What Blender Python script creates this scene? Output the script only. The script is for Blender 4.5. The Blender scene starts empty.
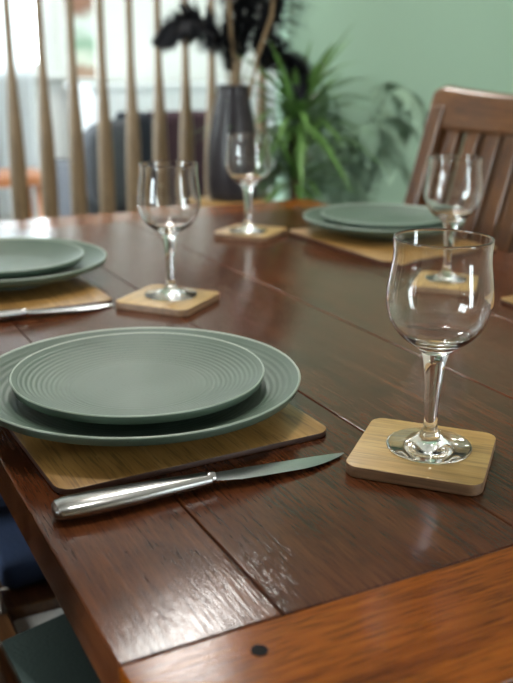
import bpy, bmesh, math, random
from mathutils import Vector, Matrix
random.seed(7)
PI = math.pi
S = bpy.context.scene
C = S.collection
TZ = 0.75                                   # table top height

# ------------------------------------------------------------------ materials
def new_mat(name):
    m = bpy.data.materials.new(name); m.use_nodes = True
    nt = m.node_tree
    b = nt.nodes.get('Principled BSDF')
    return m, nt, b
def lin(c):
    return tuple(((v/255)/12.92 if v/255 <= .04045 else (((v/255)+.055)/1.055)**2.4) for v in c) + (1,)
def plain(name, c, rough=.5, metal=0, bump=0, bscale=200, coat=0, spec=None, var=0, vscale=8):
    m, nt, b = new_mat(name)
    b.inputs['Base Color'].default_value = lin(c)
    b.inputs['Roughness'].default_value = rough
    b.inputs['Metallic'].default_value = metal
    if coat: b.inputs['Coat Weight'].default_value = coat
    if spec is not None: b.inputs['Specular IOR Level'].default_value = spec
    tc = nt.nodes.new('ShaderNodeTexCoord')
    if var:
        n = nt.nodes.new('ShaderNodeTexNoise'); n.inputs['Scale'].default_value = vscale; n.inputs['Detail'].default_value = 5
        nt.links.new(tc.outputs['Object'], n.inputs['Vector'])
        mx = nt.nodes.new('ShaderNodeMix'); mx.data_type = 'RGBA'
        mx.inputs[6].default_value = lin([max(0, v*(1-var)) for v in c]); mx.inputs[7].default_value = lin([min(255, v*(1+var)) for v in c])
        nt.links.new(n.outputs['Fac'], mx.inputs[0]); nt.links.new(mx.outputs[2], b.inputs['Base Color'])
    if bump:
        n = nt.nodes.new('ShaderNodeTexNoise'); n.inputs['Scale'].default_value = bscale; n.inputs['Detail'].default_value = 3
        nt.links.new(tc.outputs['Object'], n.inputs['Vector'])
        bp = nt.nodes.new('ShaderNodeBump'); bp.inputs['Strength'].default_value = bump; bp.inputs['Distance'].default_value = .002
        nt.links.new(n.outputs['Fac'], bp.inputs['Height']); nt.links.new(bp.outputs['Normal'], b.inputs['Normal'])
    return m
def wood(name, dark, mid, light, axis='Y', scale=1.0, rough=.3, coat=0.0, pores=.5, bump=.15, blotch=0.0, plank=0.0, coat_rough=.1, spec=.5, fleck=None):
    """procedural timber: fibres run along `axis` of the object"""
    m, nt, b = new_mat(name)
    N, L = nt.nodes, nt.links
    tc = N.new('ShaderNodeTexCoord')
    att = N.new('ShaderNodeAttribute'); att.attribute_name = 'plank'
    off = N.new('ShaderNodeVectorMath'); off.operation = 'SCALE'; off.inputs[0].default_value = (3.1, 7.7, 1.9)
    L.new(att.outputs['Fac'], off.inputs['Scale'])
    add = N.new('ShaderNodeVectorMath'); add.operation = 'ADD'
    L.new(tc.outputs['Object'], add.inputs[0]); L.new(off.outputs[0], add.inputs[1])
    def noise(cross, along, detail=4, dist=0.0):
        mp = N.new('ShaderNodeMapping')
        s = [cross*scale]*3; s['XYZ'.index(axis)] = along*scale
        mp.inputs['Scale'].default_value = s
        L.new(add.outputs[0], mp.inputs['Vector'])
        n = N.new('ShaderNodeTexNoise'); n.inputs['Scale'].default_value = 1; n.inputs['Detail'].default_value = detail
        n.inputs['Distortion'].default_value = dist
        L.new(mp.outputs[0], n.inputs['Vector']); return n
    g1 = noise(28, 2.2, 5, .6); g2 = noise(140, 5, 3); g3 = noise(420, 22, 2)
    mx = N.new('ShaderNodeMath'); mx.operation = 'MULTIPLY_ADD'; mx.inputs[1].default_value = .45
    L.new(g2.outputs['Fac'], mx.inputs[0])
    m2 = N.new('ShaderNodeMath'); m2.operation = 'MULTIPLY'; m2.inputs[1].default_value = .55
    L.new(g1.outputs['Fac'], m2.inputs[0]); L.new(m2.outputs[0], mx.inputs[2])
    cr = N.new('ShaderNodeValToRGB'); e = cr.color_ramp.elements
    e[0].position = .33; e[0].color = lin(dark); e[1].position = .68; e[1].color = lin(light)
    k = cr.color_ramp.elements.new(.5); k.color = lin(mid)
    L.new(mx.outputs[0], cr.inputs[0])
    col = cr.outputs[0]
    # pores: short dark dashes
    pr = N.new('ShaderNodeMapRange'); pr.inputs[1].default_value = .52; pr.inputs[2].default_value = .66
    pr.inputs[3].default_value = 0; pr.inputs[4].default_value = pores
    L.new(g3.outputs['Fac'], pr.inputs[0])
    pm = N.new('ShaderNodeMix'); pm.data_type = 'RGBA'; pm.inputs[7].default_value = lin([v*.35 for v in dark])
    L.new(pr.outputs[0], pm.inputs[0]); L.new(col, pm.inputs[6]); col = pm.outputs[2]
    if blotch:
        bl = noise(11, 7, 3, .3)
        br = N.new('ShaderNodeMapRange'); br.inputs[1].default_value = .52; br.inputs[2].default_value = .72
        br.inputs[3].default_value = 0; br.inputs[4].default_value = blotch
        L.new(bl.outputs['Fac'], br.inputs[0])
        bm_ = N.new('ShaderNodeMix'); bm_.data_type = 'RGBA'; bm_.inputs[7].default_value = lin([v*.55 for v in dark])
        L.new(br.outputs[0], bm_.inputs[0]); L.new(col, bm_.inputs[6]); col = bm_.outputs[2]
    if fleck:
        fl = noise(26, 14, 4, 1.5)
        fr = N.new('ShaderNodeMapRange'); fr.inputs[1].default_value = .64; fr.inputs[2].default_value = .74
        fr.inputs[3].default_value = 0; fr.inputs[4].default_value = .55
        L.new(fl.outputs['Fac'], fr.inputs[0])
        fm = N.new('ShaderNodeMix'); fm.data_type = 'RGBA'; fm.inputs[7].default_value = lin(fleck)
        L.new(fr.outputs[0], fm.inputs[0]); L.new(col, fm.inputs[6]); col = fm.outputs[2]
    if plank:
        hv = N.new('ShaderNodeHueSaturation')
        mr = N.new('ShaderNodeMapRange'); mr.inputs[3].default_value = 1-plank; mr.inputs[4].default_value = 1+plank
        L.new(att.outputs['Fac'], mr.inputs[0]); L.new(mr.outputs[0], hv.inputs['Value']); L.new(col, hv.inputs['Color']); col = hv.outputs[0]
    L.new(col, b.inputs['Base Color'])
    b.inputs['Roughness'].default_value = rough
    b.inputs['Specular IOR Level'].default_value = spec
    if coat:
        b.inputs['Coat Weight'].default_value = coat; b.inputs['Coat Roughness'].default_value = coat_rough
    if bump:
        h = N.new('ShaderNodeMath'); h.operation = 'MULTIPLY_ADD'; h.inputs[1].default_value = -.8
        L.new(g3.outputs['Fac'], h.inputs[0]); L.new(g2.outputs['Fac'], h.inputs[2])
        bp = N.new('ShaderNodeBump'); bp.inputs['Strength'].default_value = bump; bp.inputs['Distance'].default_value = .0006
        L.new(h.outputs[0], bp.inputs['Height']); L.new(bp.outputs['Normal'], b.inputs['Normal'])
        if coat: L.new(bp.outputs['Normal'], b.inputs['Coat Normal'])
    return m
def glass_mat(name, tint=(1, 1, 1, 1), ior=1.5):
    m, nt, b = new_mat(name)
    nt.nodes.remove(b)
    g = nt.nodes.new('ShaderNodeBsdfGlass'); g.inputs['IOR'].default_value = ior; g.inputs['Roughness'].default_value = 0; g.inputs['Color'].default_value = tint
    nt.links.new(g.outputs[0], nt.nodes['Material Output'].inputs['Surface']); return m
def pane_mat(name):
    m, nt, b = new_mat(name); nt.nodes.remove(b)
    t = nt.nodes.new('ShaderNodeBsdfTransparent'); t.inputs[0].default_value = (.93, .96, .95, 1)
    g = nt.nodes.new('ShaderNodeBsdfGlossy'); g.inputs['Roughness'].default_value = 0.0
    f = nt.nodes.new('ShaderNodeFresnel'); f.inputs['IOR'].default_value = 1.45
    mx = nt.nodes.new('ShaderNodeMixShader')
    nt.links.new(f.outputs[0], mx.inputs[0]); nt.links.new(t.outputs[0], mx.inputs[1]); nt.links.new(g.outputs[0], mx.inputs[2])
    nt.links.new(mx.outputs[0], nt.nodes['Material Output'].inputs['Surface']); return m
def emit_mat(name, c, s):
    m, nt, b = new_mat(name)
    b.inputs['Base Color'].default_value = (.9, .9, .9, 1); b.inputs['Emission Color'].default_value = c; b.inputs['Emission Strength'].default_value = s
    return m
def plate_mat(name):
    m, nt, b = new_mat(name); N, L = nt.nodes, nt.links
    tc = N.new('ShaderNodeTexCoord')
    n = N.new('ShaderNodeTexNoise'); n.inputs['Scale'].default_value = 14; n.inputs['Detail'].default_value = 4
    L.new(tc.outputs['Object'], n.inputs['Vector'])
    cr = N.new('ShaderNodeValToRGB'); e = cr.color_ramp.elements
    e[0].position = .3; e[0].color = lin((77, 95, 82)); e[1].position = .7; e[1].color = lin((90, 107, 94))
    L.new(n.outputs['Fac'], cr.inputs[0])
    sp = N.new('ShaderNodeTexNoise'); sp.inputs['Scale'].default_value = 420; sp.inputs['Detail'].default_value = 1
    L.new(tc.outputs['Object'], sp.inputs['Vector'])
    mr = N.new('ShaderNodeMapRange'); mr.inputs[1].default_value = .70; mr.inputs[2].default_value = .76; mr.inputs[4].default_value = .7
    L.new(sp.outputs['Fac'], mr.inputs[0])
    mx = N.new('ShaderNodeMix'); mx.data_type = 'RGBA'; mx.inputs[7].default_value = lin((58, 66, 60))
    L.new(mr.outputs[0], mx.inputs[0]); L.new(cr.outputs[0], mx.inputs[6]); L.new(mx.outputs[2], b.inputs['Base Color'])
    b.inputs['Roughness'].default_value = .46; b.inputs['Specular IOR Level'].default_value = .45
    return m

M = {}
M['table'] = wood('table varnished wood', (62, 31, 16), (83, 44, 24), (99, 56, 31), 'Y', 2.8, .12, 0, .45, .2, .45, .16, spec=.25)
M['bread'] = wood('table end varnished wood', (88, 40, 6), (124, 62, 8), (146, 80, 14), 'X', 1.9, .15, 0, .6, .18, .3, .1, spec=.22)
M['frame'] = wood('table frame wood', (38, 20, 12), (60, 33, 20), (78, 44, 27), 'Z', 1.0, .35, .3, .5, .1)
M['chair'] = wood('chair wood', (64, 39, 22), (98, 63, 36), (122, 81, 48), 'Z', 1.0, .28, .8, .35, .08)
M['chairX'] = wood('chair rail wood', (62, 38, 21), (94, 60, 34), (116, 77, 45), 'Y', 1.0, .3, .5, .35, .08)
M['mat'] = wood('placemat oak', (124, 90, 44), (156, 117, 62), (176, 138, 82), 'Y', 1.4, .42, .15, .45, .1, .12, fleck=(186, 150, 96))
M['matedge'] = plain('placemat dark edge', (70, 42, 30), .5)
M['coaster'] = wood('coaster oak', (150, 116, 60), (178, 142, 80), (197, 163, 100), 'X', 1.2, .42, .1, .35, .08)
M['coasteredge'] = wood('coaster edge', (110, 84, 62), (135, 104, 78), (150, 118, 90), 'X', 1.2, .5, 0, .3, .05)
M['plate'] = plate_mat('sage green stoneware')
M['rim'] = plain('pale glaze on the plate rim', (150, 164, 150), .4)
M['steel'] = plain('polished steel', (168, 167, 165), .2, 1.0)
M['blade'] = plain('brushed steel blade', (176, 178, 178), .24, 1.0)
M['glass'] = glass_mat('clear drinking glass', (.998, 1, .999, 1), 1.47)
M['peg'] = plain('dark wooden peg', (12, 9, 8), .6, spec=.1)
M['spindle'] = wood('spindle wood', (92, 72, 48), (120, 97, 68), (138, 114, 82), 'Z', 1.0, .45, .1, .3, .05)
M['greenwall'] = plain('sage green painted wall', (168, 199, 177), .75, bump=.08, bscale=120)
M['cream'] = plain('cream painted wall', (226, 216, 200), .8, bump=.05, bscale=80)
M['white'] = plain('white painted wall', (232, 233, 230), .8, bump=.05, bscale=80)
M['ceil'] = plain('white ceiling', (238, 237, 232), .9)
M['floor'] = wood('grey laminate floor', (120, 112, 102), (150, 143, 134), (172, 166, 158), 'Y', .5, .4, 0, .3, .05, plank=.08)
M['trim'] = plain('white gloss trim', (236, 237, 236), .35)
M['pane'] = pane_mat('window glass')
M['vase'] = plain('dark grey glazed vase', (46, 42, 45), .3, spec=.3, var=.12, vscale=12)
M['plume'] = plain('black feather', (24, 25, 31), .75, var=.2, vscale=30)
M['tan'] = plain('dried tan stem', (128, 104, 74), .7, var=.2, vscale=40)
M['leaf'] = plain('green sword leaf', (88, 122, 62), .45, var=.35, vscale=18)
M['frond'] = plain('dusty green frond', (132, 156, 134), .6, var=.2, vscale=14)
M['bark'] = plain('yucca bark', (120, 98, 78), .85, bump=.6, bscale=60, var=.2, vscale=30)
M['pot'] = plain('dark ceramic pot', (60, 64, 62), .4, var=.08)
M['soil'] = plain('potting soil', (46, 36, 28), .95, bump=.8, bscale=90)
M['oak'] = wood('light oak', (164, 124, 66), (190, 148, 84), (208, 168, 104), 'X', 1.0, .45, .1, .25, .05)
M['charcoal'] = plain('charcoal upholstery', (76, 78, 84), .95, bump=.4, bscale=260, var=.08, vscale=30)
M['maroon'] = plain('plum cushion cloth', (62, 38, 48), .95, bump=.4, bscale=260)
M['navyc'] = plain('dark navy throw', (34, 36, 46), .95, bump=.4, bscale=200)
M['navy'] = plain('navy seat cloth', (22, 38, 66), .9, bump=.4, bscale=260, var=.1, vscale=30)
M['darkgreen'] = plain('dark green seat cloth', (24, 38, 32), .85, bump=.3, bscale=260, var=.12, vscale=20)
M['seatgrey'] = plain('grey woven seat cloth', (196, 190, 182), .9, bump=.5, bscale=180, var=.1, vscale=60)
M['terracotta'] = wood('orange stained pine', (168, 104, 66), (194, 126, 84), (208, 144, 100), 'X', 1.0, .45, .1, .2, .05)
M['blue'] = plain('blue storage box', (44, 66, 120), .6, var=.06)
M['pink'] = plain('pale pink cushion cloth', (214, 190, 196), .9, bump=.3, bscale=120, var=.06, vscale=10)
M['pouf'] = plain('grey felt pouf', (120, 118, 118), .95, bump=.4, bscale=200)
M['lamp'] = emit_mat('frosted lamp diffuser', (1, .97, .92, 1), 20)
M['sideboard'] = plain('white lacquer cabinet', (226, 229, 233), .4)

# ------------------------------------------------------------------ mesh helpers
def obj(name, bm, mat=None, parent=None, smooth=False, loc=None, bevel=0, angle=None, recalc=True):
    me = bpy.data.meshes.new(name)
    if recalc: bmesh.ops.recalc_face_normals(bm, faces=bm.faces)
    bm.to_mesh(me); bm.free()
    o = bpy.data.objects.new(name, me); C.objects.link(o)
    for m in (mat if isinstance(mat, (list, tuple)) else [mat]):
        if m: me.materials.append(m)
    if smooth:
        for p in me.polygons: p.use_smooth = True
        if angle:
            me.set_sharp_from_angle(angle=math.radians(angle))
    if parent: o.parent = parent
    if loc: o.location = loc
    if bevel:
        b = o.modifiers.new('bevel', 'BEVEL'); b.width = bevel; b.segments = 3; b.limit_method = 'ANGLE'; b.angle_limit = math.radians(40)
        for p in me.polygons: p.use_smooth = True
        me.set_sharp_from_angle(angle=math.radians(40))
        w = o.modifiers.new('wn', 'WEIGHTED_NORMAL'); w.keep_sharp = True
    return o
def box(bm, a, b, plank=None, mi=0):
    x0, y0, z0 = a; x1, y1, z1 = b
    if plank is not None: ly = bm.faces.layers.float.get('plank') or bm.faces.layers.float.new('plank')
    v = [bm.verts.new(p) for p in ((x0,y0,z0),(x1,y0,z0),(x1,y1,z0),(x0,y1,z0),(x0,y0,z1),(x1,y0,z1),(x1,y1,z1),(x0,y1,z1))]
    fs = [bm.faces.new([v[i] for i in q]) for q in ((0,3,2,1),(4,5,6,7),(0,1,5,4),(1,2,6,5),(2,3,7,6),(3,0,4,7))]
    for f in fs: f.material_index = mi
    if plank is not None:
        for f in fs: f[ly] = plank
    return fs
def boxes(*bs):
    bm = bmesh.new()
    for a, b in bs: box(bm, a, b)
    return bm
def hexa(bm, lo, hi):
    """prism between two 4-point loops"""
    v = [bm.verts.new(p) for p in list(lo)+list(hi)]
    for q in ((0,3,2,1),(4,5,6,7),(0,1,5,4),(1,2,6,5),(2,3,7,6),(3,0,4,7)): bm.faces.new([v[i] for i in q])
def lathe(bm, prof, n=64, closed=False, c=(0, 0)):
    rings = []
    for r, z in prof:
        if r < 1e-6: rings.append([bm.verts.new((c[0], c[1], z))])
        else: rings.append([bm.verts.new((c[0]+r*math.cos(2*PI*i/n), c[1]+r*math.sin(2*PI*i/n), z)) for i in range(n)])
    pairs = list(zip(rings, rings[1:]))
    if closed: pairs.append((rings[-1], rings[0]))
    for a, b in pairs:
        for i in range(n):
            j = (i+1) % n
            if len(a) == 1 and len(b) == 1: continue
            if len(a) == 1: bm.faces.new((a[0], b[i], b[j]))
            elif len(b) == 1: bm.faces.new((a[i], b[0], a[j]))
            else: bm.faces.new((a[i], b[i], b[j], a[j]))
def latheo(name, prof, mat, parent=None, n=64, smooth=True, angle=45, loc=None, closed=False):
    bm = bmesh.new(); lathe(bm, prof, n, closed); return obj(name, bm, mat, parent, smooth, loc, 0, angle)
def tube(bm, pts, rad, n=8, caps=True):
    pts = [Vector(p) for p in pts]; rings = []
    for i, p in enumerate(pts):
        t = (pts[min(i+1, len(pts)-1)]-pts[max(i-1, 0)]).normalized()
        u = t.cross(Vector((0, 0, 1)) if abs(t.z) < .95 else Vector((1, 0, 0))).normalized(); w = t.cross(u)
        r = rad[i] if isinstance(rad, (list, tuple)) else rad
        rings.append([bm.verts.new(p+r*(math.cos(2*PI*k/n)*u+math.sin(2*PI*k/n)*w)) for k in range(n)])
    for a, b in zip(rings, rings[1:]):
        for k in range(n): bm.faces.new((a[k], a[(k+1) % n], b[(k+1) % n], b[k]))
    if caps: bm.faces.new(rings[0][::-1]); bm.faces.new(rings[-1])
def rounded_slab(bm, w, d, h, r, seg=8, ch=.0008, side_mi=0):
    """board with rounded corners, centred in xy, from z=0 to h"""
    def loop(ins, z):
        out = []
        for cx, cy, a0 in ((w/2-r, d/2-r, 0), (-w/2+r, d/2-r, PI/2), (-w/2+r, -d/2+r, PI), (w/2-r, -d/2+r, 1.5*PI)):
            for k in range(seg+1):
                a = a0+PI/2*k/seg
                out.append(bm.verts.new((cx+(r-ins)*math.cos(a), cy+(r-ins)*math.sin(a), z)))
        return out
    ls = [loop(ch, 0), loop(0, ch), loop(0, h-ch), loop(ch*.3, h-ch*.3), loop(ch, h)]
    n = len(ls[0])
    for i, (a, b) in enumerate(zip(ls, ls[1:])):
        for k in range(n):
            f = bm.faces.new((a[k], a[(k+1) % n], b[(k+1) % n], b[k])); f.material_index = side_mi if i < 3 else 0
    bm.faces.new(ls[0][::-1]).material_index = side_mi
    bm.faces.new(ls[-1])
def pillow(bm, w, d, h, p=4.0, n=18, m=10):
    """soft cushion: superellipse outline, from z=0"""
    rows = []
    for j in range(m+1):
        t = -PI/2+PI*j/m
        ct = abs(math.cos(t))**.45; zt = math.copysign(abs(math.sin(t))**.7, t)
        if j in (0, m): rows.append([bm.verts.new((0, 0, h/2+h/2*zt))]); continue
        row = []
        for i in range(4*n):
            a = 2*PI*i/(4*n); c, s = math.cos(a), math.sin(a)
            x = math.copysign(abs(c)**(2/p), c)*w/2*ct; y = math.copysign(abs(s)**(2/p), s)*d/2*ct
            row.append(bm.verts.new((x, y, h/2+h/2*zt)))
        rows.append(row)
    k = 4*n
    for a, b in zip(rows, rows[1:]):
        for i in range(k):
            j = (i+1) % k
            if len(a) == 1: bm.faces.new((a[0], b[j], b[i]))
            elif len(b) == 1: bm.faces.new((a[i], a[j], b[0]))
            else: bm.faces.new((a[i], a[j], b[j], b[i]))
def blade_leaf(bm, base, d, length, width, droop, seg=7, fold=.25, up=Vector((0, 0, 1))):
    """long leaf with a folded midrib, bending down by droop"""
    d = Vector(d).normalized(); base = Vector(base)
    side = d.cross(up)
    if side.length < .05: side = Vector((1, 0, 0))
    side.normalize()
    p = base.copy(); rows = []
    for i in range(seg+1):
        t = i/seg
        wd = width*.5*(min(1, .45+t*3))*(1-t**2.2)+.0004
        nrm = side.cross(d).normalized()
        rows.append((bm.verts.new(p-side*wd+nrm*wd*fold), bm.verts.new(p), bm.verts.new(p+side*wd+nrm*wd*fold)))
        d = (d+Vector((0, 0, -droop/seg))).normalized()
        p = p+d*(length/seg)
    for a, b in zip(rows, rows[1:]):
        bm.faces.new((a[0], a[1], b[1], b[0])); bm.faces.new((a[1], a[2], b[2], b[1]))

# ------------------------------------------------------------------ tagging helpers
def tag(o, label, cat, group=None, kind=None):
    if label: o['label'] = label
    if cat: o['category'] = cat
    if group: o['group'] = group
    if kind: o['kind'] = kind
    return o
def thing(name, label, cat, loc=(0, 0, 0), rz=0, group=None):
    o = bpy.data.objects.new(name, None); C.objects.link(o); o.location = loc; o.rotation_euler = (0, 0, rz); o.empty_display_size = .05
    return tag(o, label, cat, group)
def dup(root, loc, rz, label, group=None):
    r = root.copy(); C.objects.link(r); r.location = loc; r.rotation_euler = (0, 0, rz); r['label'] = label
    if group: r['group'] = group
    for ch in list(root.children):
        c = ch.copy(); C.objects.link(c); c.parent = r
        for g in list(ch.children):
            d = g.copy(); C.objects.link(d); d.parent = c
    return r
def struct(name, bm, mat, **k):
    o = obj(name, bm, mat, **k); o['kind'] = 'structure'; return o

# ------------------------------------------------------------------ the room shell
X0, X1, Y0, Y1 = -1.8, 3.3, -1.8, 2.76        # dining room
YD, YF, FX0, FX1 = 2.84, 5.7, -1.2, 3.9        # far room
H = 2.4
def wall_with_holes(axis, pos, thick, u0, u1, holes):
    """wall lying in plane axis=pos; holes = (ua, ub, za, zb) disjoint in u"""
    bm = bmesh.new()
    def put(ua, ub, za, zb):
        if ub-ua < 1e-4 or zb-za < 1e-4: return
        if axis == 'x': box(bm, (pos, ua, za), (pos+thick, ub, zb))
        else: box(bm, (ua, pos, za), (ub, pos+thick, zb))
    u = u0
    for ua, ub, za, zb in sorted(holes):
        put(u, ua, 0, H); put(ua, ub, 0, za); put(ua, ub, zb, H); u = ub
    put(u, u1, 0, H)
    return bm
fl = bmesh.new()
k = 0; x = -2.0
while x < 4.2:
    y = -2.0-random.random()
    while y < 6.0:
        L_ = 1.25
        box(fl, (x+.0008, max(y, -2.0)+.0008, -.02), (min(x+.19, 4.2)-.0008, min(y+L_, 6.0)-.0008, 0), plank=random.random()); y += L_
    x += .19
struct('floor', fl, M['floor'])
struct('ceiling', boxes(((-2.0, -2.0, H), (4.2, 6.0, H+.06))), M['ceil'])
WIN = dict(
    window_1=('y', YF, (.30, 1.56, .95, 2.15)),
    window_2=('x', FX0, (3.2, 5.3, .35, 2.2)),
    window_3=('x', X0, (.5, 1.5, .7, 2.2)),
    window_4=('y', Y0, (1.5, 2.15, .35, 2.2)))
struct('wall_far', wall_with_holes('y', YF, .12, FX0, FX1, [WIN['window_1'][2]]), M['white'])
struct('wall_far_left', wall_with_holes('x', FX0-.12, .12, YD, YF+.12, [WIN['window_2'][2]]), M['white'])
struct('wall_far_right', wall_with_holes('x', FX1, .12, YD, YF+.12, []), M['white'])
struct('wall_left', wall_with_holes('x', X0-.12, .12, Y0-.12, YD, [WIN['window_3'][2]]), M['cream'])
struct('wall_back', wall_with_holes('y', Y0-.12, .12, X0, X1, [WIN['window_4'][2]]), M['cream'])
struct('wall_right', wall_with_holes('x', X1, .12, Y0-.12, YD, []), M['cream'])
struct('wall_green', boxes(((1.56, Y1, 0), (FX1, YD, H))), M['greenwall'])
struct('wall_partition', boxes(((X0, Y1, 0), (-.5, YD, H))), M['cream'])
struct('baseboard_green', boxes(((1.56, Y1-.015, 0), (X1, Y1, .1))), M['trim'])
struct('baseboard_far', boxes(((FX0, YF-.015, 0), (FX1, YF, .1))), M['trim'])
for nm, (ax, pos, (ua, ub, za, zb)) in WIN.items():
    e = bpy.data.objects.new(nm, None); C.objects.link(e); e['kind'] = 'structure'
    def wb(u0, u1, d0, d1, z0, z1):
        return ((u0, pos+d0, z0), (u1, pos+d1, z1)) if ax == 'y' else ((pos+d0, u0, z0), (pos+d1, u1, z1))
    s = 1 if nm == 'window_1' else -1            # outward direction
    dd = (lambda a, b: (a, b) if s > 0 else (-b, -a))
    f = .055; d = dd(.02, .08); mid = (ua+ub)/2 if nm != 'window_1' else 1.40
    obj('window_frame', boxes(wb(ua, ub, *d, za, za+f), wb(ua, ub, *d, zb-f, zb), wb(ua, ua+f, *d, za+f, zb-f), wb(ub-f, ub, *d, za+f, zb-f), wb(mid-f/2, mid+f/2, *d, za+f, zb-f)), M['trim'], e)
    d = dd(.045, .051)
    obj('pane', boxes(wb(ua+f, mid-f/2, *d, za+f, zb-f)), M['pane'], e)
    obj('pane', boxes(wb(mid+f/2, ub-f, *d, za+f, zb-f)), M['pane'], e)
    d = dd(-.10, .019)
    obj('window_sill', boxes(wb(ua-.05, ub+.05, *dd(-.10, 0), za-.03, za)), M['trim'], e)
    # daylight portal in the opening
    ld = bpy.data.lights.new(nm+'_portal', 'AREA'); ld.shape = 'RECTANGLE'; ld.size = ub-ua; ld.size_y = zb-za
    ld.cycles.is_portal = True
    lo = bpy.data.objects.new(nm+'_portal', ld); C.objects.link(lo)
    c = ((ua+ub)/2, pos+s*.1, (za+zb)/2) if ax == 'y' else (pos+s*.1, (ua+ub)/2, (za+zb)/2)
    lo.location = c
    inward = Vector((0, -s, 0)) if ax == 'y' else Vector((-s, 0, 0))
    lo.rotation_euler = inward.to_track_quat('-Z', 'Y').to_euler()

# ------------------------------------------------------------------ dining table
tb = thing('dining_table', 'dark varnished plank dining table with pegged end boards', 'table', (.5635, .98, 0))
tx0, tx1, ty0, ty1 = .117-.5635, 1.010-.5635, .272-.98, 1.688-.98
by0, by1 = .370-.98, 1.590-.98
seams = [.117, .2127, .395, .559, .735, .915, 1.010]
tp = bmesh.new()
pv = [.55, .15, .42, .8, .3, .62]
for i in range(6):
    box(tp, (seams[i]-.5635+.0004, by0+.0005, TZ-.034), (seams[i+1]-.5635-.0004, by1-.0005, TZ), plank=pv[i])
obj('tabletop', tp, M['table'], tb, bevel=.0012)
for a, b, v in ((ty0, by0, .3), (by1, ty1, .7)):
    e = bmesh.new(); box(e, (tx0, a, TZ-.034), (tx1, b, TZ), plank=v)
    eb = obj('end_board', e, M['bread'], tb, bevel=.0015)
    ym = a+.6*(b-a) if a < 0 else a+.4*(b-a)
    ym = .3485-.98 if a < 0 else 1.612-.98
    for px in (.186, .477, .65, .94):
        q = bmesh.new(); lathe(q, [(0, TZ+.0004), (.0046, TZ+.0004), (.0048, TZ-.004), (0, TZ-.004)], 20)
        obj('peg', q, M['peg'], eb, loc=(px-.5635, ym, 0))
for nm, a, b in (('apron', (tx0+.05, ty0+.09, TZ-.12), (tx0+.072, ty1-.09, TZ-.0345)), ('apron', (tx1-.072, ty0+.09, TZ-.12), (tx1-.05, ty1-.09, TZ-.0345)),
                 ('apron', (tx0+.09, ty0+.05, TZ-.12), (tx1-.09, ty0+.072, TZ-.0345)), ('apron', (tx0+.09, ty1-.072, TZ-.12), (tx1-.09, ty1-.05, TZ-.0345))):
    obj(nm, boxes((a, b)), M['frame'], tb, bevel=.002)
for sx in (0, 1):
    for sy in (0, 1):
        a = (tx0+.035 if sx == 0 else tx1-.035-.065, ty0+.035 if sy == 0 else ty1-.035-.065)
        bm = bmesh.new()
        ins = .009
        hexa(bm, [(a[0]+ins, a[1]+ins, 0), (a[0]+.065-ins, a[1]+ins, 0), (a[0]+.065-ins, a[1]+.065-ins, 0), (a[0]+ins, a[1]+.065-ins, 0)],
             [(a[0], a[1], TZ-.0345), (a[0]+.065, a[1], TZ-.0345), (a[0]+.065, a[1]+.065, TZ-.0345), (a[0], a[1]+.065, TZ-.0345)])
        obj('leg', bm, M['frame'], tb, bevel=.003)

# ------------------------------------------------------------------ placemats, coasters
MT = .005
def placemat(x, y, rz, label, seed):
    bm = bmesh.new(); rounded_slab(bm, .228, .29, MT, .014, side_mi=1)
    ly = bm.faces.layers.float.new('plank')
    for f in bm.faces: f[ly] = seed
    o = obj('placemat', bm, [M['mat'], M['matedge']], smooth=True, angle=35, loc=(x, y, TZ)); o.rotation_euler.z = rz
    return tag(o, label, 'placemat', 'placemats on the dining table')
placemat(.2495, .708, math.radians(1.8), 'wooden placemat under the plates nearest the camera, steel knife along its edge', .2)
placemat(.2295, 1.18, math.radians(.8), 'wooden placemat under the stacked plates at the far left', .6)
placemat(.887, 1.2165, math.radians(1.2), 'wooden placemat under the stacked plates by the slatted chair', .9)
placemat(.894, .690, math.radians(0), 'wooden placemat at the right edge of the photo behind the front glass', .4)
CT = .009
def coaster(x, y, rz, label, seed):
    bm = bmesh.new(); rounded_slab(bm, .1, .1, CT, .011, side_mi=1)
    ly = bm.faces.layers.float.new('plank')
    for f in bm.faces: f[ly] = seed
    o = obj('coaster', bm, [M['coaster'], M['coasteredge']], smooth=True, angle=35, loc=(x, y, TZ)); o.rotation_euler.z = rz
    return tag(o, label, 'coaster', 'square wooden coasters')
G1, G2, G3, G4 = (.4115, .4985), (.410, 1.012), (.779, .931), (.693, 1.355)
coaster(.4058, .4980, -.834, 'pale oak coaster under the wine glass nearest the camera', .1)
coaster(.405, 1.008, math.radians(39), 'oak coaster under the wine glass between the two left plate stacks', .5)
coaster(.778, .925, math.radians(43), 'oak coaster seen through the front wine glass bowl', .7)
coaster(.7045, 1.366, math.radians(37.5), 'oak coaster under the farthest wine glass by the potted plant', .85)

# ------------------------------------------------------------------ plates
def plate_profile(R, hgt, rf, flat, pitch, amp):
    """coupe plate with throwing rings; list of (r, z) going round the section"""
    top = []
    n = 260
    for i in range(n+1):
        r = R*i/n*.985
        if r < flat: z = .0085+.0012*(r/flat)**2
        else:
            t = (r-flat)/(R-flat); z = .0097+(hgt-.0097)*(.35*t+.65*t*t)
        if r > flat*.9 and r < R*.95:
            z += amp*math.sin(2*PI*(r-flat)/pitch)
        elif r <= flat*.9:
            z += amp*.22*math.sin(2*PI*r/pitch)
        top.append((r, z))
    rim = [(R*.993, hgt+.0002), (R, hgt-.0012), (R*.997, hgt-.003)]
    bot = []
    for i in range(18):
        t = 1-i/12; r = rf+(R*.985-rf)*t; u = t
        bot.append((r, .0032+(hgt-.0075-.0032)*(.35*u+.65*u*u)))
    foot = [(rf+.001, 0), (rf-.004, 0), (rf-.006, .003), (0, .0035)]
    return top+rim+bot+foot
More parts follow.
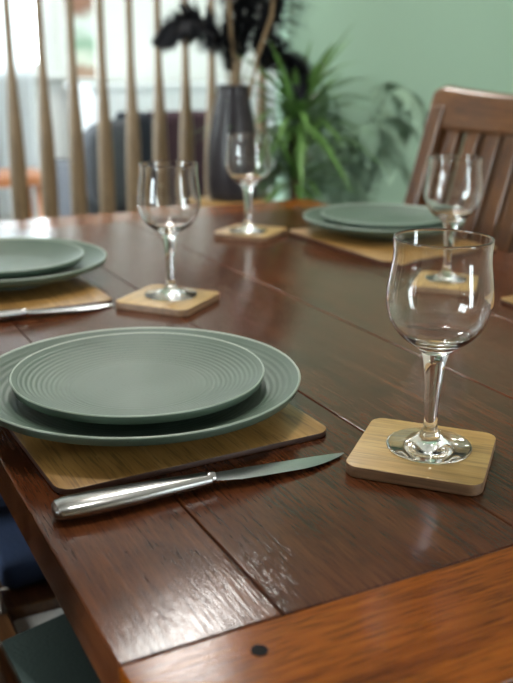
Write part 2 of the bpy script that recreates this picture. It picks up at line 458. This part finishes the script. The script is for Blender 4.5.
def plate(name, x, y, z, R, hgt, rf, flat, label, group):
    bm = bmesh.new(); lathe(bm, plate_profile(R, hgt, rf, flat, R*.038, .00013), 128)
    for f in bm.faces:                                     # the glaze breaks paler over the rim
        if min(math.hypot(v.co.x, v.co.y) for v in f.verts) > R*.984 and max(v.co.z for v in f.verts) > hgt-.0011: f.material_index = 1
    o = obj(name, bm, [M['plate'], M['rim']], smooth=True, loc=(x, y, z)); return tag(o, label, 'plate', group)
DP, SP = (.1385, .029, .072, .082), (.1075, .0235, .056, .062)
PL = [((.2488, .690), 'nearest the camera'), ((.2487, 1.212), 'at the far left'), ((.911, 1.268), 'by the slatted chair')]
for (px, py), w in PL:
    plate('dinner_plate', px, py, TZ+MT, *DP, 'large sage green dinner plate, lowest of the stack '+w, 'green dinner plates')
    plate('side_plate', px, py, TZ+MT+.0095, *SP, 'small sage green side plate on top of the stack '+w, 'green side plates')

# ------------------------------------------------------------------ wine glasses
HB = .1625
def spline(keys, n):
    out = []
    for i in range(len(keys)-1):
        p0 = keys[max(i-1, 0)]; p1 = keys[i]; p2 = keys[i+1]; p3 = keys[min(i+2, len(keys)-1)]
        for k_ in range(n):
            t = k_/n
            out.append(tuple(.5*((2*p1[j])+(-p0[j]+p2[j])*t+(2*p0[j]-5*p1[j]+4*p2[j]-p3[j])*t*t+(-p0[j]+3*p1[j]-3*p2[j]+p3[j])*t**3) for j in (0, 1)))
    out.append(keys[-1]); return out
outer = spline([(.0105, .0765), (.0160, .0815), (.0260, .0885), (.0340, .0990), (.0381, .1125), (.0383, .1225), (.0366, .1365), (.0350, .1480), (.0354, HB-.001)], 8)
inner = spline([(.0345, HB-.0008), (.0341, .1480), (.0357, .1365), (.0374, .1225), (.0372, .1127), (.0332, .0998), (.0252, .0898), (.0125, .0845), (.0002, .0832)], 8)
stem = spline([(.0105, .0765), (.0086, .069), (.0070, .057), (.0058, .041), (.0052, .026), (.0056, .0165), (.0080, .0112)], 8)
foot = spline([(.0080, .0112), (.0115, .0074), (.019, .0042), (.0285, .0027), (.0321, .0022)], 6)+[(.0325, .0014), (.0321, .0005), (.030, .0001), (.012, .0002), (0, .0003)]
def make_glass(loc, rz, label):
    t = thing('wine_glass', label, 'wine glass', loc, rz, 'wine glasses on the table')
    for nm, pf_, flip in (('bowl', outer+[(.0352, HB), (.0347, HB+.0001)]+inner[:-1]+[(0, .0832)], True), ('stem', stem, False), ('foot', foot, False)):
        bm = bmesh.new(); lathe(bm, pf_, 96)
        if flip: bmesh.ops.reverse_faces(bm, faces=bm.faces)
        obj(nm, bm, M['glass'], t, True, recalc=False)      # the three skins join into one closed solid
    return t
g = make_glass((*G1, TZ+CT+.0002), 0, 'large clear wine glass nearest the camera, standing on a pale coaster')
for (gx, gy), lb in ((G2, 'clear wine glass between the two left plate stacks'), (G3, 'clear wine glass in front of the slatted chair, behind the front glass'), (G4, 'smallest farthest wine glass standing in front of the potted plant')):
    dup(g, (gx, gy, TZ+CT+.0002), random.random(), lb)

# ------------------------------------------------------------------ knives
def make_knife(loc, rz, label):
    """lies along +x from its butt at the origin"""
    t = thing('table_knife', label, 'knife', loc, rz, 'steel table knives')
    bm = bmesh.new(); rings = []
    secs = [(0, .0015, .0012), (.0012, .0068, .0040), (.004, .0102, .0058), (.010, .0120, .0066), (.028, .0126, .0068), (.055, .0112, .0063), (.082, .0090, .0056), (.102, .0074, .0050), (.112, .0069, .0048)]
    zc = .0069
    for x_, hw, hh in secs:
        r = []
        for k_ in range(32):
            a = 2*PI*k_/32; c, s = math.cos(a), math.sin(a)
            yy = math.copysign(abs(c)**.8, c)*hw; zz = math.copysign(abs(s)**.85, s)*hh
            if s > .55: zz -= .0009*(s-.55)/.45        # flattened top panel
            r.append(bm.verts.new((x_, yy, zc+zz)))
        rings.append(r)
    for a, b in zip(rings, rings[1:]):
        for k_ in range(32): bm.faces.new((a[k_], a[(k_+1) % 32], b[(k_+1) % 32], b[k_]))
    bm.faces.new(rings[0][::-1]); bm.faces.new(rings[-1])
    obj('handle', bm, M['steel'], t, True, angle=50)
    bm = bmesh.new(); tube(bm, [(.111, 0, zc), (.1125, 0, zc), (.1155, 0, zc), (.1165, 0, zc)], [.0046, .0049, .0049, .0046], 24)
    obj('bolster', bm, M['steel'], t, True, angle=50)
    bm = bmesh.new(); rows = []
    n = 26
    for i in range(n+1):
        u = i/n; x_ = .116+.112*u
        yb = -.0052-.004*min(1, u*6)                        # cutting edge side
        yt = .0052+.0015*min(1, u*4)                        # spine side
        if u > .55: yb += (.0092+.0052)*((u-.55)/.45)**2.0
        if u > .8: yt -= .0012*((u-.8)/.2)**2
        z_ = zc-.0055*u
        th = .0011*(1-.4*u)
        rows.append([bm.verts.new(p) for p in ((x_, yb, z_), (x_, (yb+yt)/2, z_+th*.8), (x_, yt, z_+th), (x_, yt, z_-th), (x_, (yb+yt)/2, z_-th*.8))])
    for a, b in zip(rows, rows[1:]):
        for k_ in range(5): bm.faces.new((a[k_], a[(k_+1) % 5], b[(k_+1) % 5], b[k_]))
    bm.faces.new(rows[0][::-1]); bm.faces.new(rows[-1])
    obj('blade', bm, M['blade'], t, True, angle=25)
    return t
kn = make_knife((.1275, .5305, TZ+.0003), math.radians(-1.2), 'steel table knife in front of the nearest placemat, handle at table edge')
dup(kn, (.1145, 1.019, TZ+.0003), math.radians(.6), 'steel table knife beside the stacked plates at the far left')

# ------------------------------------------------------------------ chairs
def make_chair(loc, rz, label, group=None):
    """sitter looks along +x; origin on the floor under the seat centre"""
    t = thing('dining_chair', label, 'chair', loc, rz, group)
    W, D, SZ = .225, .21, .47
    lean = lambda z: -D+.005-(z-.44)*.262 if z > .44 else -D+.005-(.44-z)*.06
    for s in (-1, 1):                                       # rear leg and back post in one sawn piece
        bm = bmesh.new(); zs = [0, .2, .44, .6, .8, .955]; rings = []
        y0, y1 = sorted((s*W, s*(W-.045)))
        for z in zs:
            xl = lean(z)-.022; d_ = .045 if z < .7 else .036
            rings.append([bm.verts.new(p) for p in ((xl, y0, z), (xl+d_, y0, z), (xl+d_, y1, z), (xl, y1, z))])
        for a, b in zip(rings, rings[1:]):
            for k_ in range(4): bm.faces.new((a[k_], a[(k_+1) % 4], b[(k_+1) % 4], b[k_]))
        bm.faces.new(rings[0][::-1]); bm.faces.new(rings[-1])
        obj('back_post', bm, M['chair'], t, bevel=.006)
        a = (D-.045, y0, 0); bm = boxes((a, (D, y1, SZ-.06)))
        obj('front_leg', bm, M['chair'], t, bevel=.005)
        obj('side_rail', boxes(((-D+.028, min(s*W, s*(W-.042)), SZ-.062), (D, max(s*W, s*(W-.042)), SZ))), M['chairX'], t, bevel=.0015)
        obj('stretcher', boxes(((-D+.03, min(s*(W-.012), s*(W-.034)), .17), (D-.045, max(s*(W-.012), s*(W-.034)), .205))), M['chairX'], t, bevel=.003)
    obj('front_rail', boxes(((D-.04, -W+.042, SZ-.062), (D, W-.042, SZ))), M['chairX'], t, bevel=.004)
    obj('rear_rail', boxes(((-D-.02, -W+.045, SZ-.062), (-D+.03, W-.045, SZ))), M['chairX'], t, bevel=.004)
    bm = bmesh.new(); rounded_slab(bm, 2*D-.07, 2*W-.085, .02, .01)
    obj('seat_panel', bm, M['seatgrey'], t, True, angle=40, loc=(-.005, 0, SZ-.034))
    def bow(y): return -.03*(1-(y/W)**2)
    def bent(name, za, zb, th, crown, y_lim, mat):
        bm = bmesh.new(); rings = []; n = 20
        for i in range(n+1):
            y = -y_lim+2*y_lim*i/n; q = []
            zt = zb+crown*(1-(y/y_lim)**2)
            edge = .006*max(0, (abs(y)-y_lim*.93)/(y_lim*.07))**2
            zt -= edge*2
            for z, o_ in ((za, -th/2), (za, th/2), (zt, th/2), (zt, -th/2)):
                q.append(bm.verts.new((lean(z)+bow(y)+o_, y, z)))
            rings.append(q)
        for a, b in zip(rings, rings[1:]):
            for k_ in range(4): bm.faces.new((a[k_], a[(k_+1) % 4], b[(k_+1) % 4], b[k_]))
        bm.faces.new(rings[0][::-1]); bm.faces.new(rings[-1])
        return obj(name, bm, mat, t, bevel=.012 if crown else .006)
    bent('crest_rail', .905, .995, .034, -.014, W+.001, M['chairX'])
    bent('lower_rail', .56, .605, .026, 0, W-.044, M['chairX'])
    for k_ in range(7):
        y = -.156+.052*k_; bm = bmesh.new(); rings = []; n = 12
        for i in range(n+1):
            z = .60+(.91-.60)*i/n; x_ = lean(z)+bow(y)
            tw = -.06*y/W*0.2
            rings.append([bm.verts.new(p) for p in ((x_-.011, y-.0192, z), (x_+.011, y-.0192, z), (x_+.011, y+.0192, z), (x_-.011, y+.0192, z))])
        for a, b in zip(rings, rings[1:]):
            for j in range(4): bm.faces.new((a[j], a[(j+1) % 4], b[(j+1) % 4], b[j]))
        bm.faces.new(rings[0][::-1]); bm.faces.new(rings[-1])
        obj('slat', bm, M['chair'], t, bevel=.003)
    return t
gr = 'slatted wooden dining chairs'
# right side: sitter looks along -x
ch = make_chair((.858, 1.284, 0), PI, 'dark wooden dining chair with slatted back rising behind the right plates', gr)
dup(ch, (.335, .685, 0), 0, 'dark wooden dining chair tucked under the near left table edge, dark green pad', gr)
dup(ch, (.335, 1.235, 0), 0, 'dark wooden dining chair tucked under the table left side, navy pad', gr)
def pad(x, y, rz, mat, label, w, d, z):
    bm = bmesh.new(); rounded_slab(bm, w, d, .03, .014, ch=.006)
    o = obj('seat_cushion', bm, mat, smooth=True, angle=70, loc=(x, y, z)); o.rotation_euler.z = rz
    return tag(o, label, 'cushion', 'chair seat cushions')
pad(.320, .693, math.radians(15), M['darkgreen'], 'dark green seat cushion on the chair at the lower left corner', .35, .26, .4705)
pad(.357, 1.172, 0, M['navy'], 'navy blue seat cushion on the chair beyond the green one', .40, .55, .4708)

# ------------------------------------------------------------------ spindle room divider
dv = thing('room_divider', 'open divider of tall turned pale wood spindles between dining and living area', 'room divider', (.5, 2.8, 0))
obj('bottom_rail', boxes(((-.999, -.035, 0), (1.058, .035, .09))), M['spindle'], dv, bevel=.006)
obj('top_rail', boxes(((-.999, -.035, 2.32), (1.058, .035, 2.4))), M['spindle'], dv, bevel=.006)
sp_me = None
prof = spline([(.012, .09), (.018, .16), (.024, .36), (.0255, .55), (.025, .70), (.022, .82), (.0165, .93), (.0122, 1.04), (.0115, 1.3), (.0115, 2.0), (.0125, 2.32)], 6)
for i in range(-9, 10):
    x = .641+.0935*i-.5
    if sp_me is None:
        o = latheo('spindle', prof, M['spindle'], dv, 20, True, 60, loc=(x, 0, 0)); sp_me = o.data
    else:
        o = bpy.data.objects.new('spindle', sp_me); C.objects.link(o); o.parent = dv; o.location = (x, 0, 0)

# ------------------------------------------------------------------ stand, vase and plumes
st = thing('plant_stand', 'small light oak stand below the dark vase', 'stand', (1.212, 2.47, 0))
bm = bmesh.new(); rounded_slab(bm, .17, .17, .026, .02); obj('top', bm, M['oak'], st, True, angle=40, loc=(0, 0, .604))
for sx in (-1, 1):
    for sy in (-1, 1):
        bm = bmesh.new(); tube(bm, [(sx*.07, sy*.07, 0), (sx*.06, sy*.06, .604)], [.011, .014], 12); obj('leg', bm, M['oak'], st, True, angle=50)
vz = .6305
va = latheo('vase', [(0, 0), (.066, 0), (.073, .006), (.079, .05), (.079, .11), (.073, .18), (.061, .25), (.049, .30), (.045, .325), (.047, .335), (.043, .336), (.040, .322), (.042, .30), (.052, .25), (.06, .18), (.064, .11), (.06, .03), (0, .012)], M['vase'], None, 56, True, 50, loc=(1.212, 2.47, vz))
tag(va, 'tall dark grey vase on the oak stand holding black plumes', 'vase')
def plume(pts, width, seed, label):
    rnd = random.Random(seed)
    pts = [Vector(p) for p in pts]
    dense = []
    for i in range(len(pts)-1):
        p0 = pts[max(i-1, 0)]; p1 = pts[i]; p2 = pts[i+1]; p3 = pts[min(i+2, len(pts)-1)]
        for k_ in range(14):
            t = k_/14
            dense.append(.5*((2*p1)+(-p0+p2)*t+(2*p0-5*p1+4*p2-p3)*t*t+(-p0+3*p1-3*p2+p3)*t**3))
    dense.append(pts[-1])
    root = tag(bpy.data.objects.new('feather_plume', None), label, 'plume', 'black plumes in the vase'); C.objects.link(root); root.location = dense[0]
    o0 = dense[0].copy(); dense = [p-o0 for p in dense]
    bm = bmesh.new(); tube(bm, dense, [.0028*(1-.6*i/len(dense)) for i in range(len(dense))], 6); obj('quill', bm, M['tan'], root, True)
    bm = bmesh.new(); n = len(dense)
    for i in range(int(n*.33), n-1):
        t = (i/n-.33)/.67
        tang = (dense[i+1]-dense[i]).normalized()
        wl = width*(math.sin(PI*min(1, t*.85+.15))**.6)
        for k_ in range(14):
            a = rnd.random()*2*PI
            u = tang.orthogonal().normalized(); w = tang.cross(u)
            d = (u*math.cos(a)+w*math.sin(a))*.85+tang*.75
            blade_leaf(bm, dense[i]+tang*rnd.random()*.01, d, wl*(.7+.5*rnd.random()), .013, .9, 4, .2)
    obj('barbs', bm, M['plume'], root, True)
    return root
vx, vy, vt = 1.212, 2.47, vz+.20
PLM = [
    ([(vx-.01, vy, vt), (vx-.03, vy-.01, 1.02), (vx-.09, vy-.02, 1.11), (vx-.17, vy-.03, 1.14), (vx-.24, vy-.03, 1.09)], .08, 'black plume arching left out of the vase over the spindles'),
    ([(vx, vy, vt), (vx+.01, vy+.01, 1.05), (vx+.03, vy, 1.22), (vx+.02, vy, 1.42)], .10, 'black plume standing straight up from the vase'),
    ([(vx+.01, vy, vt), (vx+.05, vy, 1.02), (vx+.12, vy, 1.12), (vx+.16, vy-.01, 1.24), (vx+.17, vy-.01, 1.36)], .11, 'black plume leaning right from the vase toward the green wall'),
    ([(vx+.015, vy, vt), (vx+.06, vy-.01, .99), (vx+.13, vy-.02, 1.05), (vx+.19, vy-.03, 1.03), (vx+.22, vy-.03, .95)], .08, 'black plume drooping right from the vase over the plant'),
    ([(vx+.01, vy+.01, vt), (vx+.04, vy+.02, 1.04), (vx+.08, vy+.02, 1.2), (vx+.10, vy+.02, 1.4)], .11, 'black plume rising between the straight and right leaning ones'),
    ([(vx-.005, vy-.01, vt), (vx-.02, vy-.02, 1.0), (vx-.03, vy-.02, 1.1), (vx-.02, vy-.03, 1.28)], .05, 'short black plume just left of the straight one in the vase'),
]
for i, (pts, w, lb) in enumerate(PLM): plume(pts, w, 40+i, lb)
def dried(pts, label):
    bm = bmesh.new(); o0 = Vector(pts[0]); tube(bm, [Vector(p)-o0 for p in pts], [.005, .006, .007, .008, .006][:len(pts)], 8)
    o = obj('dried_stem', bm, M['tan'], None, True, loc=o0); tag(o, label, 'stem', 'dried stems in the vase')
dried([(vx-.005, vy-.015, vt), (vx-.015, vy-.03, 1.03), (vx-.03, vy-.04, 1.15), (vx-.04, vy-.03, 1.4)], 'tan dried stem leaning slightly left in the dark vase')
dried([(vx+.02, vy-.02, vt), (vx+.06, vy-.04, 1.05), (vx+.10, vy-.05, 1.16), (vx+.12, vy-.04, 1.4)], 'tan dried stem leaning right in the dark vase')

# ------------------------------------------------------------------ plants by the green wall
yu = thing('potted_yucca', 'yucca with bright green sword leaves beside the dark vase', 'plant', (1.46, 2.50, 0))
latheo('pot', [(0, 0), (.065, 0), (.075, .02), (.088, .22), (.092, .235), (.086, .236), (.080, .2), (0, .2)], M['pot'], yu, 40, True, 40)
latheo('soil', [(0, .212), (.05, .211), (.0815, .206)], M['soil'], yu, 32)
bm = bmesh.new(); tube(bm, [(0, 0, .2), (.006, 0, .4), (-.008, .005, .62), (-.012, 0, .84)], [.022, .02, .019, .017], 12); obj('trunk', bm, M['bark'], yu, True)
def rosette(cx, cy, cz, n, l0, l1, w, droop, seed, lo=-.35, hi=1.3):
    rnd = random.Random(seed); bm = bmesh.new()
    for i in range(n):
        a = i*2.39996+rnd.random()*.4; el = lo+(hi-lo)*((i+.5)/n)**.8
        sy_ = math.sin(a)*math.cos(el)
        d = (math.cos(a)*math.cos(el), sy_*.22 if sy_ > 0 else sy_, math.sin(el))
        blade_leaf(bm, (cx+.012*d[0], cy+.012*d[1], cz+.03*(i/n)), d, l0+(l1-l0)*rnd.random(), w, droop*(.5+rnd.random()), 8)
    return bm
obj('foliage', rosette(-.012, 0, .84, 80, .20, .36, .026, .95, 3, -.3, 1.15), M['leaf'], yu, True)
obj('foliage', rosette(-.02, -.01, .66, 44, .16, .28, .022, .9, 5), M['leaf'], yu, True)
pp = thing('potted_palm', 'dusty green palm with fine arching fronds against the green wall', 'plant', (1.70, 2.58, 0))
latheo('pot', [(0, 0), (.07, 0), (.08, .02), (.095, .2), (.099, .212), (.093, .213), (.087, .18), (0, .18)], M['pot'], pp, 40, True, 40)
latheo('soil', [(0, .19), (.05, .189), (.0885, .184)], M['soil'], pp, 32)
rnd = random.Random(11)
for i in range(18):
    a = i*2.39996; reach = .10+.14*rnd.random(); top = .66+.34*rnd.random()
    dx, dy = math.cos(a), math.sin(a)*(.75 if math.sin(a) < 0 else .2)
    pts = [Vector((dx*.02, dy*.02, .185)), Vector((dx*reach*.25, dy*reach*.25, top*.6)), Vector((dx*reach*.7, dy*reach*.7, top*.95)), Vector((dx*reach*1.2, dy*reach*1.2, top)), Vector((dx*reach*1.6, dy*reach*1.6, top*.93))]
    dense = []
    for s_ in range(4):
        p0 = pts[max(s_-1, 0)]; p1 = pts[s_]; p2 = pts[s_+1]; p3 = pts[min(s_+2, 4)]
        for k_ in range(8):
            t = k_/8; dense.append(.5*((2*p1)+(-p0+p2)*t+(2*p0-5*p1+4*p2-p3)*t*t+(-p0+3*p1-3*p2+p3)*t**3))
    bm = bmesh.new(); tube(bm, dense, [.0035*(1-.7*q/len(dense)) for q in range(len(dense))], 6)
    for q in range(9, len(dense)-1):
        tg = (dense[q+1]-dense[q]).normalized(); sd = tg.cross(Vector((0, 0, 1))).normalized()
        for s in (-1, 1):
            blade_leaf(bm, dense[q], sd*s+tg*.8, .09+.03*rnd.random(), .011, .9, 5)
    obj('frond', bm, M['frond'], pp, True)

# ------------------------------------------------------------------ living area beyond the divider
ar = thing('armchair', 'charcoal upholstered armchair seen through the spindles', 'armchair', (1.50, 4.2, 0))
bm = bmesh.new(); pillow(bm, .66, .18, .42, 5); obj('backrest', bm, M['charcoal'], ar, True, loc=(0, -.26, .36))
for s in (-1, 1):
    bm = bmesh.new(); pillow(bm, .13, .70, .46, 5); obj('armrest', bm, M['charcoal'], ar, True, loc=(s*.285, .03, .11))
bm = bmesh.new(); pillow(bm, .50, .60, .30, 6); obj('seat', bm, M['charcoal'], ar, True, loc=(0, .08, .13))
for sx in (-1, 1):
    for sy in (-1, 1):
        bm = bmesh.new(); tube(bm, [(sx*.29, .02+sy*.27, 0), (sx*.28, .02+sy*.25, .14)], [.014, .02], 10); obj('leg', bm, M['frame'], ar, True)
def drape(w, front, back):
    """cloth folded over the chair back: an inverted U with thickness"""
    bm = bmesh.new(); path = [(-.098, -front)]+[(-.098, -.04), (-.092, -.012), (-.07, .006), (0, .012), (.07, .006), (.092, -.012), (.098, -.04)]+[(.098, -back)]
    rows = []
    n = 8
    for i in range(n+1):
        x = -w/2+w*i/n; wv = .003*math.sin(i*2.1)
        rows.append([bm.verts.new((x, y*1.0-(wv if y < 0 else -wv)-math.copysign(.0, y), z)) for y, z in path]+[bm.verts.new((x, y*1.16, z+.012)) for y, z in reversed(path)])
    m_ = len(rows[0])
    for a, b in zip(rows, rows[1:]):
        for j in range(m_): bm.faces.new((a[j], a[(j+1) % m_], b[(j+1) % m_], b[j]))
    bm.faces.new(rows[0][::-1]); bm.faces.new(rows[-1])
    return bm
bm = drape(.27, .42, .18)
tag(obj('throw_blanket', bm, M['maroon'], None, True, angle=50, loc=(1.66, 3.94, .785)), 'plum throw folded over the right of the charcoal armchair back', 'throw')
bm = drape(.09, .42, .2)
tag(obj('scarf', bm, M['navyc'], None, True, angle=50, loc=(1.43, 3.94, .785)), 'dark navy scarf hanging over the middle of the charcoal armchair back', 'scarf')
sd = thing('sideboard', 'white cabinet along the far living area wall behind the armchair', 'cabinet', (2.25, 5.4, 0))
obj('body', boxes(((-.62, -.24, .08), (.62, .26, .86))), M['sideboard'], sd, bevel=.004)
obj('top', boxes(((-.64, -.26, .86), (.64, .27, .89))), M['sideboard'], sd, bevel=.004)
for k_ in range(3):
    dr = obj('door', boxes(((-.60+.403*k_, -.258, .1), (-.205+.403*k_, -.2405, .84))), M['sideboard'], sd, bevel=.003)
    bm = bmesh.new(); tube(bm, [(-.25+.403*k_, -.262, .44), (-.25+.403*k_, -.262, .56)], .006, 8); obj('handle', bm, M['steel'], dr, True)
for sx in (-1, 1):
    for sy in (-1, 1):
        obj('leg', boxes(((sx*.58-.02, sy*.2-.02, 0), (sx*.58+.02, sy*.2+.02, .08))), M['sideboard'], sd)
# sheer curtains
def sheer():
    m, nt, b = new_mat('sheer white curtain'); nt.nodes.remove(b)
    d = nt.nodes.new('ShaderNodeBsdfDiffuse'); d.inputs[0].default_value = (.82, .84, .85, 1)
    t = nt.nodes.new('ShaderNodeBsdfTranslucent'); t.inputs[0].default_value = (.78, .81, .83, 1)
    mx = nt.nodes.new('ShaderNodeMixShader'); mx.inputs[0].default_value = .55
    nt.links.new(d.outputs[0], mx.inputs[1]); nt.links.new(t.outputs[0], mx.inputs[2]); nt.links.new(mx.outputs[0], nt.nodes['Material Output'].inputs['Surface'])
    return m
M['sheer'] = sheer()
def curtain(xa, xb, label, ph):
    bm = bmesh.new(); n = 90; top, bot = [], []
    for i in range(n+1):
        x = xa+(xb-xa)*i/n; y = 5.56+.022*math.sin(i*.75+ph)+.008*math.sin(i*1.9)
        top.append(bm.verts.new((x, y, 2.24))); bot.append(bm.verts.new((x, y*1.0+.006*math.sin(i*.75), .12)))
    for i in range(n): bm.faces.new((bot[i], bot[i+1], top[i+1], top[i]))
    o = obj('curtain', bm, M['sheer'], None, True); tag(o, label, 'curtain', 'sheer curtains at the far window')
curtain(.12, .86, 'sheer white curtain at the left of the far window', 0)
curtain(.90, 1.395, 'sheer white curtain at the right of the far window', 1)
cp = bmesh.new(); tube(cp, [(.05, 5.56, 2.26), (1.7, 5.56, 2.26)], .012, 12)
tag(obj('curtain_pole', cp, M['steel'], None, True, angle=40), 'thin steel pole above the far window carrying the sheer curtains', 'curtain pole')
# painting
def art():
    m, nt, b = new_mat('abstract landscape painting'); N, L = nt.nodes, nt.links
    tc = N.new('ShaderNodeTexCoord'); sx = N.new('ShaderNodeSeparateXYZ'); L.new(tc.outputs['Object'], sx.inputs[0])
    n = N.new('ShaderNodeTexNoise'); n.inputs['Scale'].default_value = 9; L.new(tc.outputs['Object'], n.inputs['Vector'])
    ma = N.new('ShaderNodeMath'); ma.operation = 'MULTIPLY_ADD'; ma.inputs[1].default_value = .16; L.new(n.outputs['Fac'], ma.inputs[0]); L.new(sx.outputs['Z'], ma.inputs[2])
    cr = N.new('ShaderNodeValToRGB'); cr.color_ramp.interpolation = 'EASE'
    for i, (p, c) in enumerate(((.06, (180, 150, 130)), (.14, (170, 140, 120)), (.2, (214, 220, 206)), (.3, (150, 180, 156)), (.42, (222, 232, 226)), (.52, (150, 110, 92)), (.62, (176, 128, 108)), (.9, (120, 92, 84)))):
        e = cr.color_ramp.elements[i] if i < 2 else cr.color_ramp.elements.new(p)
        e.position = p; e.color = lin(c)
    L.new(ma.outputs[0], cr.inputs[0]); L.new(cr.outputs[0], b.inputs['Base Color']); b.inputs['Roughness'].default_value = .6
    return m
pt = thing('framed_picture', 'tall abstract picture in brown and pale green on the far white wall', 'picture', (1.735, 5.69, .90))
obj('picture_frame', boxes(((-.105, -.025, 0), (.105, .005, .018)), ((-.105, -.025, .862), (.105, .005, .88)), ((-.105, -.025, .018), (-.09, .005, .862)), ((.09, -.025, .018), (.105, .005, .862))), M['trim'], pt)
obj('canvas', boxes(((-.09, -.015, .018), (.09, -.005, .862))), art(), pt)
ct = thing('coffee_table', 'low orange wood table at the far left beyond the spindles', 'table', (.94, 4.88, 0))
bm = bmesh.new(); rounded_slab(bm, .62, .4, .05, .03); obj('top', bm, M['terracotta'], ct, True, angle=40, loc=(0, 0, .40))
for sx in (-1, 1):
    for sy in (-1, 1):
        bm = bmesh.new(); tube(bm, [(sx*.27, sy*.15, 0), (sx*.25, sy*.14, .4)], [.015, .022], 10); obj('leg', bm, M['terracotta'], ct, True)
bm = bmesh.new(); rounded_slab(bm, .18, .16, .2, .015)
bx = thing('storage_box', 'blue box standing on the low orange table', 'box', (.90, 4.86, .4502))
obj('body', bm, M['blue'], bx, True, angle=40)
bm = bmesh.new(); rounded_slab(bm, .19, .17, .03, .018); obj('lid', bm, M['blue'], bx, True, angle=40, loc=(0, 0, .2))
pf = thing('pouf', 'low round grey pouf in front of the orange table', 'pouf', (.80, 3.7, 0))
bm = bmesh.new(); lathe(bm, spline([(.0, .0), (.16, .005), (.215, .06), (.225, .14), (.21, .22), (.16, .262), (0, .27)], 6), 40); obj('body', bm, M['pouf'], pf, True)
bm = bmesh.new(); pillow(bm, .20, .18, .09, 3)
tag(obj('cushion', bm, M['pink'], None, True, loc=(.89, 3.7, .2705)), 'pale pink cushion lying on the grey pouf', 'cushion')

# ------------------------------------------------------------------ lamps
def ceiling_lamp(x, y, label):
    t = thing('ceiling_lamp', label, 'lamp', (x, y, H))
    latheo('base', [(0, 0), (.15, 0), (.155, -.012), (.15, -.025), (0, -.025)], M['trim'], t, 40, True, 40)
    latheo('diffuser', [(0, -.085), (.05, -.082), (.10, -.068), (.135, -.045), (.145, -.0255), (0, -.0255)], M['lamp'], t, 40, True, 60)
    return t
ceiling_lamp(.98, 2.42, 'round ceiling lamp close to the spindle divider')
ceiling_lamp(1.6, 4.4, 'unseen round fill lamp added over the living area')  # added out of view to brighten the far room
ceiling_lamp(.35, .95, 'unseen round fill lamp added over the dining table')  # added out of view as ambient fill for the dining side

# ------------------------------------------------------------------ daylight, camera
w = bpy.data.worlds.new('daylight'); S.world = w; w.use_nodes = True
bg = w.node_tree.nodes['Background']; bg.inputs[0].default_value = (.89, .95, 1.0, 1); bg.inputs[1].default_value = 7.0

cd = bpy.data.cameras.new('camera'); co = bpy.data.objects.new('camera', cd); C.objects.link(co)
R = Vector((0.88650104, -0.46266896, 0.00730386)); U = Vector((0.13312646, 0.27013164, 0.9535755)); F = Vector((0.44316279, 0.84437333, -0.30106546))
mw = Matrix((R, U, -F)).transposed().to_4x4(); mw.translation = (0, 0, TZ+.29237)
co.matrix_world = mw
cd.sensor_fit = 'VERTICAL'; cd.sensor_height = 24; cd.lens = 898.32/683*24; cd.clip_start = .02
cd.dof.use_dof = True; cd.dof.focus_distance = .68; cd.dof.aperture_fstop = 4.2
S.camera = co

S.view_settings.view_transform = 'Standard'; S.view_settings.look = 'None'; S.view_settings.gamma = 1; S.view_settings.use_curve_mapping = False
S.view_settings.exposure = 1.65
S.cycles.use_denoising = True
S.cycles.caustics_refractive = True; S.cycles.caustics_reflective = False
S.cycles.max_bounces = 14; S.cycles.transmission_bounces = 14; S.cycles.glossy_bounces = 6; S.cycles.diffuse_bounces = 5; S.cycles.transparent_max_bounces = 12
S.cycles.sample_clamp_indirect = 60
